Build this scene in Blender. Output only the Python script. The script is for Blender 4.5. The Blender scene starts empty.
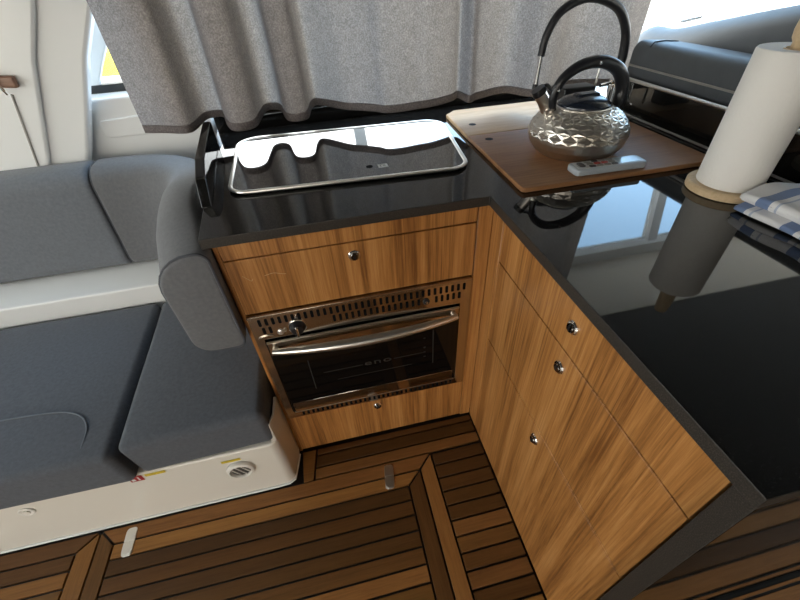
import bpy, bmesh, math, random
from mathutils import Vector, Matrix
random.seed(7)
PI = math.pi
sc = bpy.context.scene
COL = sc.collection

# ------------------------------------------------------------------ materials
def new_mat(name):
    m = bpy.data.materials.new(name); m.use_nodes = True
    nt = m.node_tree
    return m, nt, nt.nodes['Principled BSDF']

def simple(name, col, rough=.5, metal=0., spec=.5, coat=0., noise=0., nscale=40, bump=0., bscale=200, sheen=0.):
    m, nt, b = new_mat(name)
    b.inputs['Base Color'].default_value = (*col, 1)
    b.inputs['Roughness'].default_value = rough
    b.inputs['Metallic'].default_value = metal
    b.inputs['Specular IOR Level'].default_value = spec
    b.inputs['Coat Weight'].default_value = coat
    b.inputs['Coat Roughness'].default_value = .05
    b.inputs['Sheen Weight'].default_value = sheen
    tc = nt.nodes.new('ShaderNodeTexCoord')
    if noise:
        n = nt.nodes.new('ShaderNodeTexNoise'); n.inputs['Scale'].default_value = nscale; n.inputs['Detail'].default_value = 4
        nt.links.new(tc.outputs['Object'], n.inputs['Vector'])
        mr = nt.nodes.new('ShaderNodeMapRange'); mr.inputs['From Min'].default_value = .3; mr.inputs['From Max'].default_value = .7
        mr.inputs['To Min'].default_value = 1 - noise; mr.inputs['To Max'].default_value = 1 + noise
        nt.links.new(n.outputs['Fac'], mr.inputs['Value'])
        mx = nt.nodes.new('ShaderNodeVectorMath'); mx.operation = 'SCALE'; mx.inputs[0].default_value = col
        nt.links.new(mr.outputs[0], mx.inputs['Scale']); nt.links.new(mx.outputs[0], b.inputs['Base Color'])
    if bump:
        n = nt.nodes.new('ShaderNodeTexNoise'); n.inputs['Scale'].default_value = bscale; n.inputs['Detail'].default_value = 3
        nt.links.new(tc.outputs['Object'], n.inputs['Vector'])
        bp = nt.nodes.new('ShaderNodeBump'); bp.inputs['Strength'].default_value = bump; bp.inputs['Distance'].default_value = .002
        nt.links.new(n.outputs['Fac'], bp.inputs['Height']); nt.links.new(bp.outputs[0], b.inputs['Normal'])
    return m

def granite(name, rough, base, fleck, spec=.5):
    m, nt, b = new_mat(name)
    tc = nt.nodes.new('ShaderNodeTexCoord')
    n = nt.nodes.new('ShaderNodeTexNoise'); n.inputs['Scale'].default_value = 620; n.inputs['Detail'].default_value = 2
    nt.links.new(tc.outputs['Object'], n.inputs['Vector'])
    cr = nt.nodes.new('ShaderNodeValToRGB')
    cr.color_ramp.elements[0].position = .45; cr.color_ramp.elements[0].color = (*base, 1)
    cr.color_ramp.elements[1].position = .75; cr.color_ramp.elements[1].color = (*fleck, 1)
    nt.links.new(n.outputs['Fac'], cr.inputs['Fac']); nt.links.new(cr.outputs[0], b.inputs['Base Color'])
    b.inputs['Roughness'].default_value = rough
    b.inputs['Specular IOR Level'].default_value = spec
    return m

def wood(name, dark, mid, light, axis='z', scale=26, rough=.35, stretch=.04, coat=.15, vcol=False):
    """stripes that run along one axis of the object's own coordinates"""
    m, nt, b = new_mat(name)
    tc = nt.nodes.new('ShaderNodeTexCoord')
    mp = nt.nodes.new('ShaderNodeMapping')
    s = {'x': (stretch, 1, 1), 'y': (1, stretch, 1), 'z': (1, 1, stretch)}[axis]
    mp.inputs['Scale'].default_value = s
    nt.links.new(tc.outputs['Object'], mp.inputs['Vector'])
    n1 = nt.nodes.new('ShaderNodeTexNoise'); n1.inputs['Scale'].default_value = scale; n1.inputs['Detail'].default_value = 2
    n2 = nt.nodes.new('ShaderNodeTexNoise'); n2.inputs['Scale'].default_value = scale * 7; n2.inputs['Detail'].default_value = 5; n2.inputs['Roughness'].default_value = .7
    for n in (n1, n2): nt.links.new(mp.outputs[0], n.inputs['Vector'])
    mix = nt.nodes.new('ShaderNodeMix'); mix.inputs['Factor'].default_value = .58
    nt.links.new(n1.outputs['Fac'], mix.inputs['A']); nt.links.new(n2.outputs['Fac'], mix.inputs['B'])
    cr = nt.nodes.new('ShaderNodeValToRGB'); e = cr.color_ramp.elements
    e[0].position = .36; e[0].color = (*dark, 1); e[1].position = .64; e[1].color = (*light, 1)
    k = e.new(.5); k.color = (*mid, 1)
    nt.links.new(mix.outputs['Result'], cr.inputs['Fac'])
    out = cr.outputs[0]
    if vcol:
        at = nt.nodes.new('ShaderNodeAttribute'); at.attribute_name = 'tone'
        mm = nt.nodes.new('ShaderNodeMix'); mm.data_type = 'RGBA'; mm.blend_type = 'MULTIPLY'; mm.inputs[0].default_value = 1
        nt.links.new(out, mm.inputs[6]); nt.links.new(at.outputs['Color'], mm.inputs[7]); out = mm.outputs[2]
    nt.links.new(out, b.inputs['Base Color'])
    b.inputs['Roughness'].default_value = rough; b.inputs['Coat Weight'].default_value = coat; b.inputs['Coat Roughness'].default_value = .15
    if not coat: b.inputs['Specular IOR Level'].default_value = .25
    return m

def fabric(name, col, weave=700, amt=.25, trans=0., rough=.9):
    m, nt, b = new_mat(name)
    tc = nt.nodes.new('ShaderNodeTexCoord')
    n = nt.nodes.new('ShaderNodeTexNoise'); n.inputs['Scale'].default_value = weave; n.inputs['Detail'].default_value = 2
    n2 = nt.nodes.new('ShaderNodeTexNoise'); n2.inputs['Scale'].default_value = weave * .12; n2.inputs['Detail'].default_value = 3
    for q in (n, n2): nt.links.new(tc.outputs['Object'], q.inputs['Vector'])
    ad = nt.nodes.new('ShaderNodeMath'); ad.operation = 'ADD'
    nt.links.new(n.outputs['Fac'], ad.inputs[0]); nt.links.new(n2.outputs['Fac'], ad.inputs[1])
    mr = nt.nodes.new('ShaderNodeMapRange'); mr.inputs['From Min'].default_value = .65; mr.inputs['From Max'].default_value = 1.35
    mr.inputs['To Min'].default_value = 1 - amt; mr.inputs['To Max'].default_value = 1 + amt
    nt.links.new(ad.outputs[0], mr.inputs['Value'])
    mx = nt.nodes.new('ShaderNodeVectorMath'); mx.operation = 'SCALE'; mx.inputs[0].default_value = col
    nt.links.new(mr.outputs[0], mx.inputs['Scale']); nt.links.new(mx.outputs[0], b.inputs['Base Color'])
    b.inputs['Roughness'].default_value = rough; b.inputs['Specular IOR Level'].default_value = .2
    b.inputs['Sheen Weight'].default_value = 0 if trans else .15; b.inputs['Sheen Roughness'].default_value = .5
    bp = nt.nodes.new('ShaderNodeBump'); bp.inputs['Strength'].default_value = .25; bp.inputs['Distance'].default_value = .001
    nt.links.new(n.outputs['Fac'], bp.inputs['Height']); nt.links.new(bp.outputs[0], b.inputs['Normal'])
    if trans:
        tr = nt.nodes.new('ShaderNodeBsdfTranslucent')
        # loosely woven slubs let more daylight through
        n3 = nt.nodes.new('ShaderNodeTexNoise'); n3.inputs['Scale'].default_value = 260; n3.inputs['Detail'].default_value = 2
        nt.links.new(tc.outputs['Object'], n3.inputs['Vector'])
        mr3 = nt.nodes.new('ShaderNodeMapRange'); mr3.inputs['From Min'].default_value = .4; mr3.inputs['From Max'].default_value = .7
        mr3.inputs['To Min'].default_value = .6; mr3.inputs['To Max'].default_value = 1.5
        nt.links.new(n3.outputs['Fac'], mr3.inputs['Value'])
        mx3 = nt.nodes.new('ShaderNodeVectorMath'); mx3.operation = 'SCALE'; mx3.inputs[0].default_value = (.42, .37, .325)
        nt.links.new(mr3.outputs[0], mx3.inputs['Scale']); nt.links.new(mx3.outputs[0], tr.inputs['Color'])
        ms = nt.nodes.new('ShaderNodeMixShader'); ms.inputs[0].default_value = trans
        nt.links.new(b.outputs[0], ms.inputs[1]); nt.links.new(tr.outputs[0], ms.inputs[2])
        nt.links.new(ms.outputs[0], nt.nodes['Material Output'].inputs['Surface'])
    return m

def pane_glass(name):
    m, nt, b = new_mat(name)
    tr = nt.nodes.new('ShaderNodeBsdfTransparent'); tr.inputs[0].default_value = (.95, .97, .97, 1)
    gl = nt.nodes.new('ShaderNodeBsdfGlossy'); gl.inputs['Roughness'].default_value = .02
    ms = nt.nodes.new('ShaderNodeMixShader'); ms.inputs[0].default_value = .05
    nt.links.new(tr.outputs[0], ms.inputs[1]); nt.links.new(gl.outputs[0], ms.inputs[2])
    nt.links.new(ms.outputs[0], nt.nodes['Material Output'].inputs['Surface'])
    return m

def striped_cloth(name):
    m, nt, b = new_mat(name)
    tc = nt.nodes.new('ShaderNodeTexCoord'); sp = nt.nodes.new('ShaderNodeSeparateXYZ')
    nt.links.new(tc.outputs['UV'], sp.inputs[0])
    fr = nt.nodes.new('ShaderNodeMath'); fr.operation = 'FRACT'
    nt.links.new(sp.outputs['Y'], fr.inputs[0])
    cr = nt.nodes.new('ShaderNodeValToRGB'); cr.color_ramp.interpolation = 'CONSTANT'
    e = cr.color_ramp.elements
    wht, blu = (.74, .74, .75, 1), (.16, .23, .40, 1)
    e[0].position = 0; e[0].color = wht; e[1].position = .42; e[1].color = blu
    for p, c in ((.68, wht), (.80, (.42, .47, .58, 1)), (.84, wht)):
        k = e.new(p); k.color = c
    nt.links.new(fr.outputs[0], cr.inputs[0]); nt.links.new(cr.outputs[0], b.inputs['Base Color'])
    b.inputs['Roughness'].default_value = .95; b.inputs['Sheen Weight'].default_value = .2
    n = nt.nodes.new('ShaderNodeTexNoise'); n.inputs['Scale'].default_value = 500
    nt.links.new(tc.outputs['Object'], n.inputs['Vector'])
    bp = nt.nodes.new('ShaderNodeBump'); bp.inputs['Strength'].default_value = .3; bp.inputs['Distance'].default_value = .002
    nt.links.new(n.outputs['Fac'], bp.inputs['Height']); nt.links.new(bp.outputs[0], b.inputs['Normal'])
    return m

M = dict(
    granite=granite('polished black granite', .03, (.005, .005, .005), (.022, .021, .019)),
    granite_edge=granite('honed granite edge', .42, (.020, .018, .016), (.070, .062, .052), .4),
    veneer=wood('striped teak veneer', (.165, .064, .016), (.40, .178, .050), (.55, .285, .100), 'z', 24, stretch=.022),
    teak=wood('teak decking', (.75, .72, .7), (1, 1, 1), (1.2, 1.2, 1.2), 'x', 30, .5, .05, 0, True),
    teak_along=wood('teak decking lengthwise', (.75, .72, .7), (1, 1, 1), (1.2, 1.2, 1.2), 'y', 30, .5, .05, 0, True),
    caulk=simple('black caulking', (.008, .007, .006), .6),
    board=wood('oiled oak board', (.19, .085, .036), (.27, .130, .056), (.33, .165, .075), 'x', 22, .5, .06, 0),
    board_glare=wood('glare-toned oak board', (.44, .29, .16), (.53, .36, .21), (.60, .43, .26), 'x', 22, .6, .06, 0),  # same oak as the front board, window glare put into the colour
    gelcoat=simple('white gelcoat', (.76, .78, .785), .28, coat=.2),
    gelcoat_warm=simple('cream gelcoat', (.74, .72, .66), .3, coat=.2),
    headliner=simple('cream headliner', (.88, .80, .68), .8),
    lining=simple('shade-toned lining', (.10, .095, .09), .8),  # dimness away from the windows put into the colour, also cuts fill
    seat=fabric('blue grey upholstery', (.088, .098, .116), 900, .2),
    seat_back=fabric('mid grey upholstery', (.148, .163, .184), 900, .16),
    bolster=fabric('warm grey upholstery', (.140, .146, .156), 900, .16),
    piping=simple('dark piping', (.06, .066, .08), .8),
    seam_pale=simple('pale piping', (.14, .16, .19), .8),
    helm=simple('grey vinyl', (.085, .095, .105), .55, spec=.4, noise=.06, nscale=30, bump=.1, bscale=300),
    curtain=fabric('grey linen curtain', (.150, .131, .132), 300, .28, .28),
    hem=fabric('grey linen hem', (.150, .131, .132), 300, .2, .28),
    steel=simple('brushed stainless', (.72, .68, .62), .30, 1., noise=.04, nscale=60),
    steel_trim=simple('warm stainless', (.52, .45, .37), .26, 1.),
    mirror_steel=simple('polished stainless', (.60, .53, .45), .10, 1.),
    wall_bounce=simple('warm bounce bulkhead', (.50, .40, .28), .6),  # warm colour chosen for its bounce light
    chrome=simple('chrome', (.86, .86, .86), .08, 1.),
    dark_chrome=simple('dark chrome', (.22, .21, .20), .15, 1.),
    satin=simple('satin chrome', (.78, .77, .74), .32, 1.),
    glass_black=simple('black tempered glass', (.004, .004, .005), .015, spec=.75, coat=1.0),
    oven_glass=simple('oven glass', (.003, .003, .003), .06, spec=.35),
    oven_mark=simple('faint oven print', (.022, .022, .022), .5),
    void=simple('dark recess', (.004, .004, .004), .8, spec=.1),
    black=simple('black plastic', (.010, .011, .014), .32),
    rubber=simple('black rubber hose', (.010, .011, .015), .42),
    lid=simple('blue black lid', (.012, .017, .028), .22),
    remote=simple('pale grey plastic', (.36, .40, .44), .4),
    remote_face=simple('silver plastic', (.42, .44, .46), .35),
    screen=simple('grey lcd', (.42, .54, .60), .15),
    key_dark=simple('dark key', (.03, .03, .035), .5),
    key_grey=simple('grey key', (.22, .22, .2), .5),
    key_red=simple('red key', (.42, .06, .05), .5),
    paper=simple('paper towel', (.84, .82, .78), .95, spec=.1, bump=.3, bscale=140),
    beech=wood('pale beech', (.52, .38, .22), (.60, .45, .28), (.66, .51, .33), 'x', 25, .5, .1, 0),
    latch_wood=wood('dark teak latch', (.15, .07, .045), (.20, .10, .06), (.26, .14, .09), 'x', 30, .4, .1, .1),
    cloth=striped_cloth('striped cotton'),
    sticker=simple('white sticker', (.7, .72, .72), .5),
    sticker_print=simple('grey print', (.25, .3, .3), .5),
    red=simple('red label', (.35, .03, .035), .5),
    yellow=simple('yellow tape', (.62, .47, .03), .6, noise=.3, nscale=200),
    yellow_out=simple('yellow canvas', (.80, .70, .03), .6),
    plastic_white=simple('white plastic', (.74, .73, .69), .4),
    duct=simple('shaded vent duct', (.09, .088, .082), .7),
    plastic_shade=simple('grey plastic slats', (.30, .29, .27), .5),
    gasket=simple('black gasket', (.012, .012, .013), .5),
    scratch=simple('pale scratch', (.58, .40, .22), .6),
    glass=pane_glass('window pane'),
    water=simple('harbour water', (.10, .16, .18), .12),
    dash=simple('black dashboard', (.012, .012, .013), .35),
    out_white=simple('white deck', (.8, .8, .8), .5),
)

# ------------------------------------------------------------------ helpers
def wloc(o):
    v = Vector((0, 0, 0))
    while o is not None:
        v += o.location; o = o.parent
    return v

def tag(o, label=None, cat=None, group=None, kind=None):
    if label: o['label'] = label
    if cat: o['category'] = cat
    if group: o['group'] = group
    if kind: o['kind'] = kind
    return o

def thing(name, label, cat, loc, group=None, kind=None):
    o = bpy.data.objects.new(name, None); COL.objects.link(o); o.location = loc
    o.empty_display_size = .02
    return tag(o, label, cat, group, kind)

def obj(name, bm, mat, parent=None, origin=None, smooth=True, bevel=0., segs=3, subsurf=0, angle=35, label=None):
    """link a bmesh drawn in world coordinates as ONE mesh object"""
    org = Vector(origin) if origin is not None else Vector((0, 0, 0))
    base = wloc(parent) if parent else Vector((0, 0, 0))
    world_org = org if parent is None else base
    bmesh.ops.recalc_face_normals(bm, faces=bm.faces)
    for v in bm.verts: v.co -= world_org
    me = bpy.data.meshes.new(name); bm.to_mesh(me); bm.free()
    o = bpy.data.objects.new(name, me); COL.objects.link(o)
    if parent: o.parent = parent
    else: o.location = world_org
    for mm in (mat if isinstance(mat, (list, tuple)) else [mat]): me.materials.append(mm)
    if smooth:
        for p in me.polygons: p.use_smooth = True
        me.set_sharp_from_angle(angle=math.radians(angle))
    if bevel:
        b = o.modifiers.new('bevel', 'BEVEL'); b.width = bevel; b.segments = segs; b.limit_method = 'ANGLE'; b.angle_limit = math.radians(40)
        b.harden_normals = False
    if subsurf:
        s = o.modifiers.new('sub', 'SUBSURF'); s.levels = subsurf; s.render_levels = subsurf
    if label: o['label'] = label
    return o

def BM(): return bmesh.new()

def box(bm, x0, x1, y0, y1, z0, z1, mi=0):
    vs = [bm.verts.new(p) for p in ((x0, y0, z0), (x1, y0, z0), (x1, y1, z0), (x0, y1, z0), (x0, y0, z1), (x1, y0, z1), (x1, y1, z1), (x0, y1, z1))]
    for f in ((0, 3, 2, 1), (4, 5, 6, 7), (0, 1, 5, 4), (1, 2, 6, 5), (2, 3, 7, 6), (3, 0, 4, 7)):
        fc = bm.faces.new([vs[i] for i in f]); fc.material_index = mi
    return vs

def prism(bm, pts, z0, z1, mi=0, side_mi=None):
    a = [bm.verts.new((p[0], p[1], z0)) for p in pts]; b = [bm.verts.new((p[0], p[1], z1)) for p in pts]
    n = len(pts)
    f = bm.faces.new(b); f.material_index = mi
    f = bm.faces.new(a[::-1]); f.material_index = mi
    for i in range(n):
        f = bm.faces.new((a[i], a[(i + 1) % n], b[(i + 1) % n], b[i])); f.material_index = mi if side_mi is None else side_mi
    return a, b

def prism_axis(bm, pts, a0, a1, axis, mi=0):
    """pts are (u,v) in the two other axes; extruded along axis from a0 to a1"""
    def P(u, v, a):
        return {'x': (a, u, v), 'y': (u, a, v), 'z': (u, v, a)}[axis]
    A = [bm.verts.new(P(*p, a0)) for p in pts]; B = [bm.verts.new(P(*p, a1)) for p in pts]
    n = len(pts)
    bm.faces.new(A).material_index = mi; bm.faces.new(B[::-1]).material_index = mi
    for i in range(n): bm.faces.new((A[i], B[i], B[(i + 1) % n], A[(i + 1) % n])).material_index = mi

def round_poly(pts, r, seg=6):
    out = []; n = len(pts)
    for i in range(n):
        p = Vector(pts[i]).to_2d(); a = Vector(pts[i - 1]).to_2d(); b = Vector(pts[(i + 1) % n]).to_2d()
        rr = r[i] if isinstance(r, (list, tuple)) else r
        if rr <= 0: out.append(p); continue
        u = (a - p).normalized(); v = (b - p).normalized()
        ang = u.angle(v); t = rr / math.tan(ang / 2)
        s = p + u * t; e = p + v * t
        c = p + (u + v).normalized() * (rr / math.sin(ang / 2))
        a0 = math.atan2(*(s - c).yx); a1 = math.atan2(*(e - c).yx)
        d = (a1 - a0 + PI) % (2 * PI) - PI
        for k in range(seg + 1):
            q = a0 + d * k / seg; out.append(c + Vector((math.cos(q), math.sin(q))) * rr)
    return [(q.x, q.y) for q in out]

def tube(bm, pts, r, n=12, closed=False, cap=True, flat=1.0, mi=0):
    """sweep a circle (or an ellipse squashed by flat) along a polyline; r may be a list"""
    P = [Vector(p) for p in pts]; N = len(P); rings = []
    up = None
    for i, p in enumerate(P):
        if closed: t = (P[(i + 1) % N] - P[i - 1]).normalized()
        else: t = (P[min(i + 1, N - 1)] - P[max(i - 1, 0)]).normalized()
        if up is None:
            up = Vector((0, 0, 1)) if abs(t.z) < .9 else Vector((1, 0, 0))
        s = t.cross(up).normalized(); up = s.cross(t).normalized()
        rr = r[i] if isinstance(r, (list, tuple)) else r
        rings.append([bm.verts.new(p + s * math.cos(2 * PI * k / n) * rr + up * math.sin(2 * PI * k / n) * rr * flat) for k in range(n)])
    for i in range(N if closed else N - 1):
        a = rings[i]; b = rings[(i + 1) % N]
        for k in range(n): bm.faces.new((a[k], a[(k + 1) % n], b[(k + 1) % n], b[k])).material_index = mi
    if cap and not closed:
        bm.faces.new(rings[0][::-1]).material_index = mi; bm.faces.new(rings[-1]).material_index = mi
    return rings

def lathe(bm, prof, c=(0, 0, 0), n=32, axis='z', mi=0, cap=True):
    """prof = [(radius, height)...] around an axis through c"""
    c = Vector(c); rings = []
    def P(r, h, a):
        ca, sa = math.cos(a) * r, math.sin(a) * r
        return c + Vector({'z': (ca, sa, h), 'x': (h, ca, sa), 'y': (ca, h, sa)}[axis])
    for r, h in prof:
        if r < 1e-6: rings.append([bm.verts.new(P(0, h, 0))])
        else: rings.append([bm.verts.new(P(r, h, 2 * PI * k / n)) for k in range(n)])
    for i in range(len(rings) - 1):
        a, b = rings[i], rings[i + 1]
        for k in range(n):
            k2 = (k + 1) % n
            if len(a) == 1 and len(b) == 1: continue
            if len(a) == 1: f = bm.faces.new((a[0], b[k], b[k2]))
            elif len(b) == 1: f = bm.faces.new((a[k], a[k2], b[0]))
            else: f = bm.faces.new((a[k], a[k2], b[k2], b[k]))
            f.material_index = mi
    for rr, fl in ((rings[0], True), (rings[-1], False)):
        if cap and len(rr) > 1: bm.faces.new(rr if fl else rr[::-1]).material_index = mi

def soft_box(bm, hx, hy, hz, r, fn=None, nin=8, nr=4):
    """rounded, slightly subdivided box centred on the origin; fn maps each local point to the world"""
    def coords(h):
        a = [(h - r) + r * math.tan(PI / 4 * k / nr) for k in range(nr + 1)]
        mid = [-(h - r) + 2 * (h - r) * k / nin for k in range(1, nin)]
        return [-x for x in a[::-1]] + mid + a
    X, Y, Z = coords(hx), coords(hy), coords(hz)
    cache = {}
    def V(x, y, z):
        key = (round(x, 6), round(y, 6), round(z, 6))
        if key not in cache:
            q = Vector((x, y, z))
            inn = Vector((max(-(hx - r), min(hx - r, x)), max(-(hy - r), min(hy - r, y)), max(-(hz - r), min(hz - r, z))))
            d = q - inn
            if d.length > 1e-9: q = inn + d.normalized() * r
            cache[key] = bm.verts.new(fn(q) if fn else q)
        return cache[key]
    for A, B, mk in ((X, Y, lambda a, b, s: V(a, b, s * hz)), (X, Z, lambda a, b, s: V(a, s * hy, b)), (Y, Z, lambda a, b, s: V(s * hx, a, b))):
        for s in (-1, 1):
            for i in range(len(A) - 1):
                for j in range(len(B) - 1):
                    bm.faces.new((mk(A[i], B[j], s), mk(A[i + 1], B[j], s), mk(A[i + 1], B[j + 1], s), mk(A[i], B[j + 1], s)))

def catmull(pts, n=8):
    P = [Vector(p) for p in pts]; P = [P[0] * 2 - P[1]] + P + [P[-1] * 2 - P[-2]]; out = []
    for i in range(1, len(P) - 2):
        for k in range(n):
            t = k / n; a, b, c, d = P[i - 1:i + 3]
            out.append(.5 * ((2 * b) + (c - a) * t + (2 * a - 5 * b + 4 * c - d) * t * t + (3 * b - a - 3 * c + d) * t ** 3))
    out.append(P[-2]); return out

def lerp(a, b, t): return a + (b - a) * t

# ------------------------------------------------------------------ camera
cam = bpy.data.cameras.new('camera'); cam_o = bpy.data.objects.new('camera', cam); COL.objects.link(cam_o)
cam_o.location = (-0.37614, -0.76461, 1.29670)
cam_o.rotation_euler = (math.radians(49.10176), math.radians(2.76930), math.radians(-12.60193))
cam.sensor_width = 36; cam.lens = 36 * 385.917 / 800; cam.clip_start = .02
sc.camera = cam_o

# ------------------------------------------------------------------ floor
def tone(lo=.7, hi=1.25):
    k = random.choice([.5, .62, .75, .85, .95, 1.1, 1.3, 1.75]); k *= random.uniform(.93, 1.07)
    return (.172 * k, .080 * k * random.uniform(.95, 1.03), .023 * k * random.uniform(.88, 1.05), 1)

def planks(bm, polys, z0, z1, gap=.0032):
    """each polygon is shrunk by the caulk gap and becomes one plank with its own tone"""
    lay = bm.loops.layers.float_color.get('tone') or bm.loops.layers.float_color.new('tone')
    for pts in polys:
        n = len(pts); P = [Vector(p).to_2d() for p in pts]
        area = sum(P[i].x * P[(i + 1) % n].y - P[(i + 1) % n].x * P[i].y for i in range(n))
        if area < 0: P = P[::-1]
        Q = []
        for i in range(n):
            a, b, c = P[i - 1], P[i], P[(i + 1) % n]
            u = (b - a).normalized(); v = (c - b).normalized()
            nu = Vector((-u.y, u.x)); nv = Vector((-v.y, v.x))
            k = 1 + nu.dot(nv)
            Q.append(b + (nu + nv) * (gap / k if k > .2 else gap))
        before = set(bm.faces)
        prism(bm, [(q.x, q.y) for q in Q], z0, z1)
        col = tone()
        for f in bm.faces:
            if f not in before:
                for l in f.loops: l[lay] = col

Y0, PITCH = -.03, .045
ys = [Y0 - PITCH * k for k in range(60)]
HL, HR, HT = -1.258, -.186, -.1155          # the main hatch's left, right and far edges
hatch_bottom = ys[26]
fl = BM()
polys = []
# two boards in front of the oven cabinet, with a short end board beside the seat base
polys += [[(-.63, -.004), (-.575, -.004), (-.592, -.118), (-.63, -.118)]]
for a, b in ((-.004, ys[0]), (ys[0], ys[1]), (ys[1], HT)):
    t0 = -.575 - .017 * (-.004 - a) / .114; t1 = -.575 - .017 * (-.004 - b) / .114
    polys.append([(t0, a), (.6 if a < -.7 else -.001, a), (-.001, b), (t1, b)])
k = 2
while k < 59:                                # boards between the hatch and the drawer cabinet
    a, b = ys[k], ys[k + 1]
    xr = 1.9 if b < -.70 else -.001
    if a > -.70 and b < -.70: xr = -.001; polys.append([(-.001, -.692), (1.9, -.692), (1.9, b), (-.001, b)])
    polys.append([(HR if k < 26 else HL, a), (xr, a), (xr, b), (HR if k < 26 else HL, b)])
    k += 1
polys.append([(HR, HT), (-.001, HT), (-.001, ys[2]), (HR, ys[2])]) if abs(HT - ys[2]) > .02 else None
planks(fl, polys, -.012, 0)
box(fl, -2.4, 2.2, -2.9, 1.9, -.05, -.0125, 1)      # sub floor and caulk
o = obj('floor', fl, [M['teak'], M['caulk']], bevel=.0006, segs=1); tag(o, kind='structure')

hatch = thing('floor_hatch', 'teak floor hatch with mitred border in front of the oven', 'floor hatch', (-.72, -.7, -.0125), 'teak floor hatches')
hb = BM(); box(hb, HL + .001, HR - .001, hatch_bottom, HT - .001, -.0124, -.0085)
obj('caulk_bed', hb, M['caulk'], hatch)
FT = .047
for pl in ([(HL, HT), (HR, HT), (HR - .05, ys[3]), (HL + .05, ys[3])], [(HL + .05, ys[3]), (HR - .05, ys[3]), (HR - .10, ys[4]), (HL + .05, ys[4])]):
    fb = BM(); planks(fb, [pl], -.0085, 0)
    obj('border_board', fb, M['teak'], hatch, bevel=.0006, segs=1)
for pl in ([(HL, HT), (HL + .05, ys[3]), (HL + .05, hatch_bottom), (HL, hatch_bottom)],
           [(HR, HT), (HR - .05, ys[3]), (HR - .05, hatch_bottom), (HR, hatch_bottom)],
           [(HR - .05, ys[3]), (HR - .10, ys[4]), (HR - .10, hatch_bottom), (HR - .05, hatch_bottom)]):
    fb = BM(); planks(fb, [pl], -.0085, 0)
    obj('border_board', fb, M['teak_along'], hatch, bevel=.0006, segs=1)
fb = BM(); planks(fb, [[(HL + .05, ys[k]), (HR - .10, ys[k]), (HR - .10, ys[k + 1]), (HL + .05, ys[k + 1])] for k in range(4, 26)], -.0085, 0)
obj('deck_panel', fb, M['teak'], hatch, bevel=.0006, segs=1)

def floor_latch(cx, cy, rz, parent):
    """flush oval lift latch: plate in two halves"""
    R = Matrix.Rotation(rz, 3, 'Z'); c = Vector((cx, cy, 0))
    def plate(y0, y1, rads, z1, name, mat, par):
        pts = round_poly([(-.0155, y0), (.0155, y0), (.0155, y1), (-.0155, y1)], rads, 5)
        w = [(c + R @ Vector((p[0], p[1], 0))) for p in pts]
        b = BM(); prism(b, [(q.x, q.y) for q in w], -.003, z1)
        return obj(name, b, mat, par, bevel=.0015)
    l = plate(-.041, .041, .010, .0022, 'latch', M['satin'], parent)
    plate(-.036, -.002, [.009, .009, .001, .001], .0038, 'finger_plate', M['satin'], l)
    plate(.002, .036, [.001, .001, .009, .009], .0032, 'lock_plate', M['satin'], l)
floor_latch(-.343, -.165, -.12, hatch)
floor_latch(-1.16, -.169, .02, hatch)

h2 = thing('floor_hatch', 'teak floor hatch at the left edge, below the long seat cushion', 'floor hatch', (-1.8, -.7, -.0125), 'teak floor hatches')
b = BM(); box(b, -2.35, HL - .001, hatch_bottom, HT - .001, -.0124, -.0085); obj('caulk_bed', b, M['caulk'], h2)
b = BM(); planks(b, [[(HL, HT), (HL - .057, ys[3]), (HL - .057, hatch_bottom), (HL, hatch_bottom)]], -.0085, 0)
obj('border_board', b, M['teak_along'], h2, bevel=.0006, segs=1)
b = BM(); planks(b, [[(-2.35, HT), (HL, HT), (HL - .057, ys[3]), (-2.35, ys[3])]] +
                 [[(-2.35, ys[k]), (HL - .057, ys[k]), (HL - .057, ys[k + 1]), (-2.35, ys[k + 1])] for k in range(3, 26)], -.0085, 0)
obj('deck_panel', b, M['teak'], h2, bevel=.0006, segs=1)
floor_latch(-1.575, -.155, .0, h2)

# ------------------------------------------------------------------ oven cabinet
VX0 = -.636
oc = thing('oven_cabinet', 'striped teak galley cabinet that surrounds the built-in oven', 'cabinet', (-.33, .3, 0))
b = BM()
box(b, VX0, .585, .019, .62, .002, .215)              # lower carcass
box(b, VX0, .585, .019, .62, .665, .876)              # upper carcass
box(b, VX0, -.626, .0, .62, .002, .876)               # left side panel
box(b, -.040, .585, .019, .62, .215, .665)
box(b, -.626, -.040, .56, .62, .215, .665)
obj('carcass', b, M['veneer'], oc, bevel=.0008, segs=1)
b = BM(); box(b, -.037, -.0005, 0, .018, .004, .876); obj('corner_post', b, M['veneer'], oc, bevel=.001, segs=1)
b = BM(); box(b, -.6255, -.0395, 0, .018, .8265, .8765); obj('fascia', b, M['veneer'], oc, bevel=.0012, segs=1)

def knob(x, y, z, axis, parent):
    """push button catch: chrome bezel and button"""
    bz = BM(); bt = BM(); sl = BM()
    s = -1
    prof = [(.0145, 0), (.0145, .0025), (.0125, .005), (.0105, .0055)]
    p2 = [(.0092, .004), (.0092, .0075), (.008, .009), (0, .0092)]
    if axis == 'y':
        lathe(bz, [(r, -h) for r, h in prof], (x, y, z), 24, 'y'); lathe(bt, [(r, -h) for r, h in p2], (x, y, z), 20, 'y')
        box(sl, x - .002, x + .002, y - .0105, y - .0088, z - .0055, z + .0055)
    else:
        lathe(bz, [(r, -h) for r, h in prof], (x, y, z), 24, 'x'); lathe(bt, [(r, -h) for r, h in p2], (x, y, z), 20, 'x')
        box(sl, x - .0105, x - .0088, y - .002, y + .002, z - .0055, z + .0055)
    k = obj('knob', bz, M['chrome'], parent, label='chrome push-button knob')
    obj('push_button', bt, M['dark_chrome'], k)
    obj('slot', sl, M['black'], k)
    return k

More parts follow.
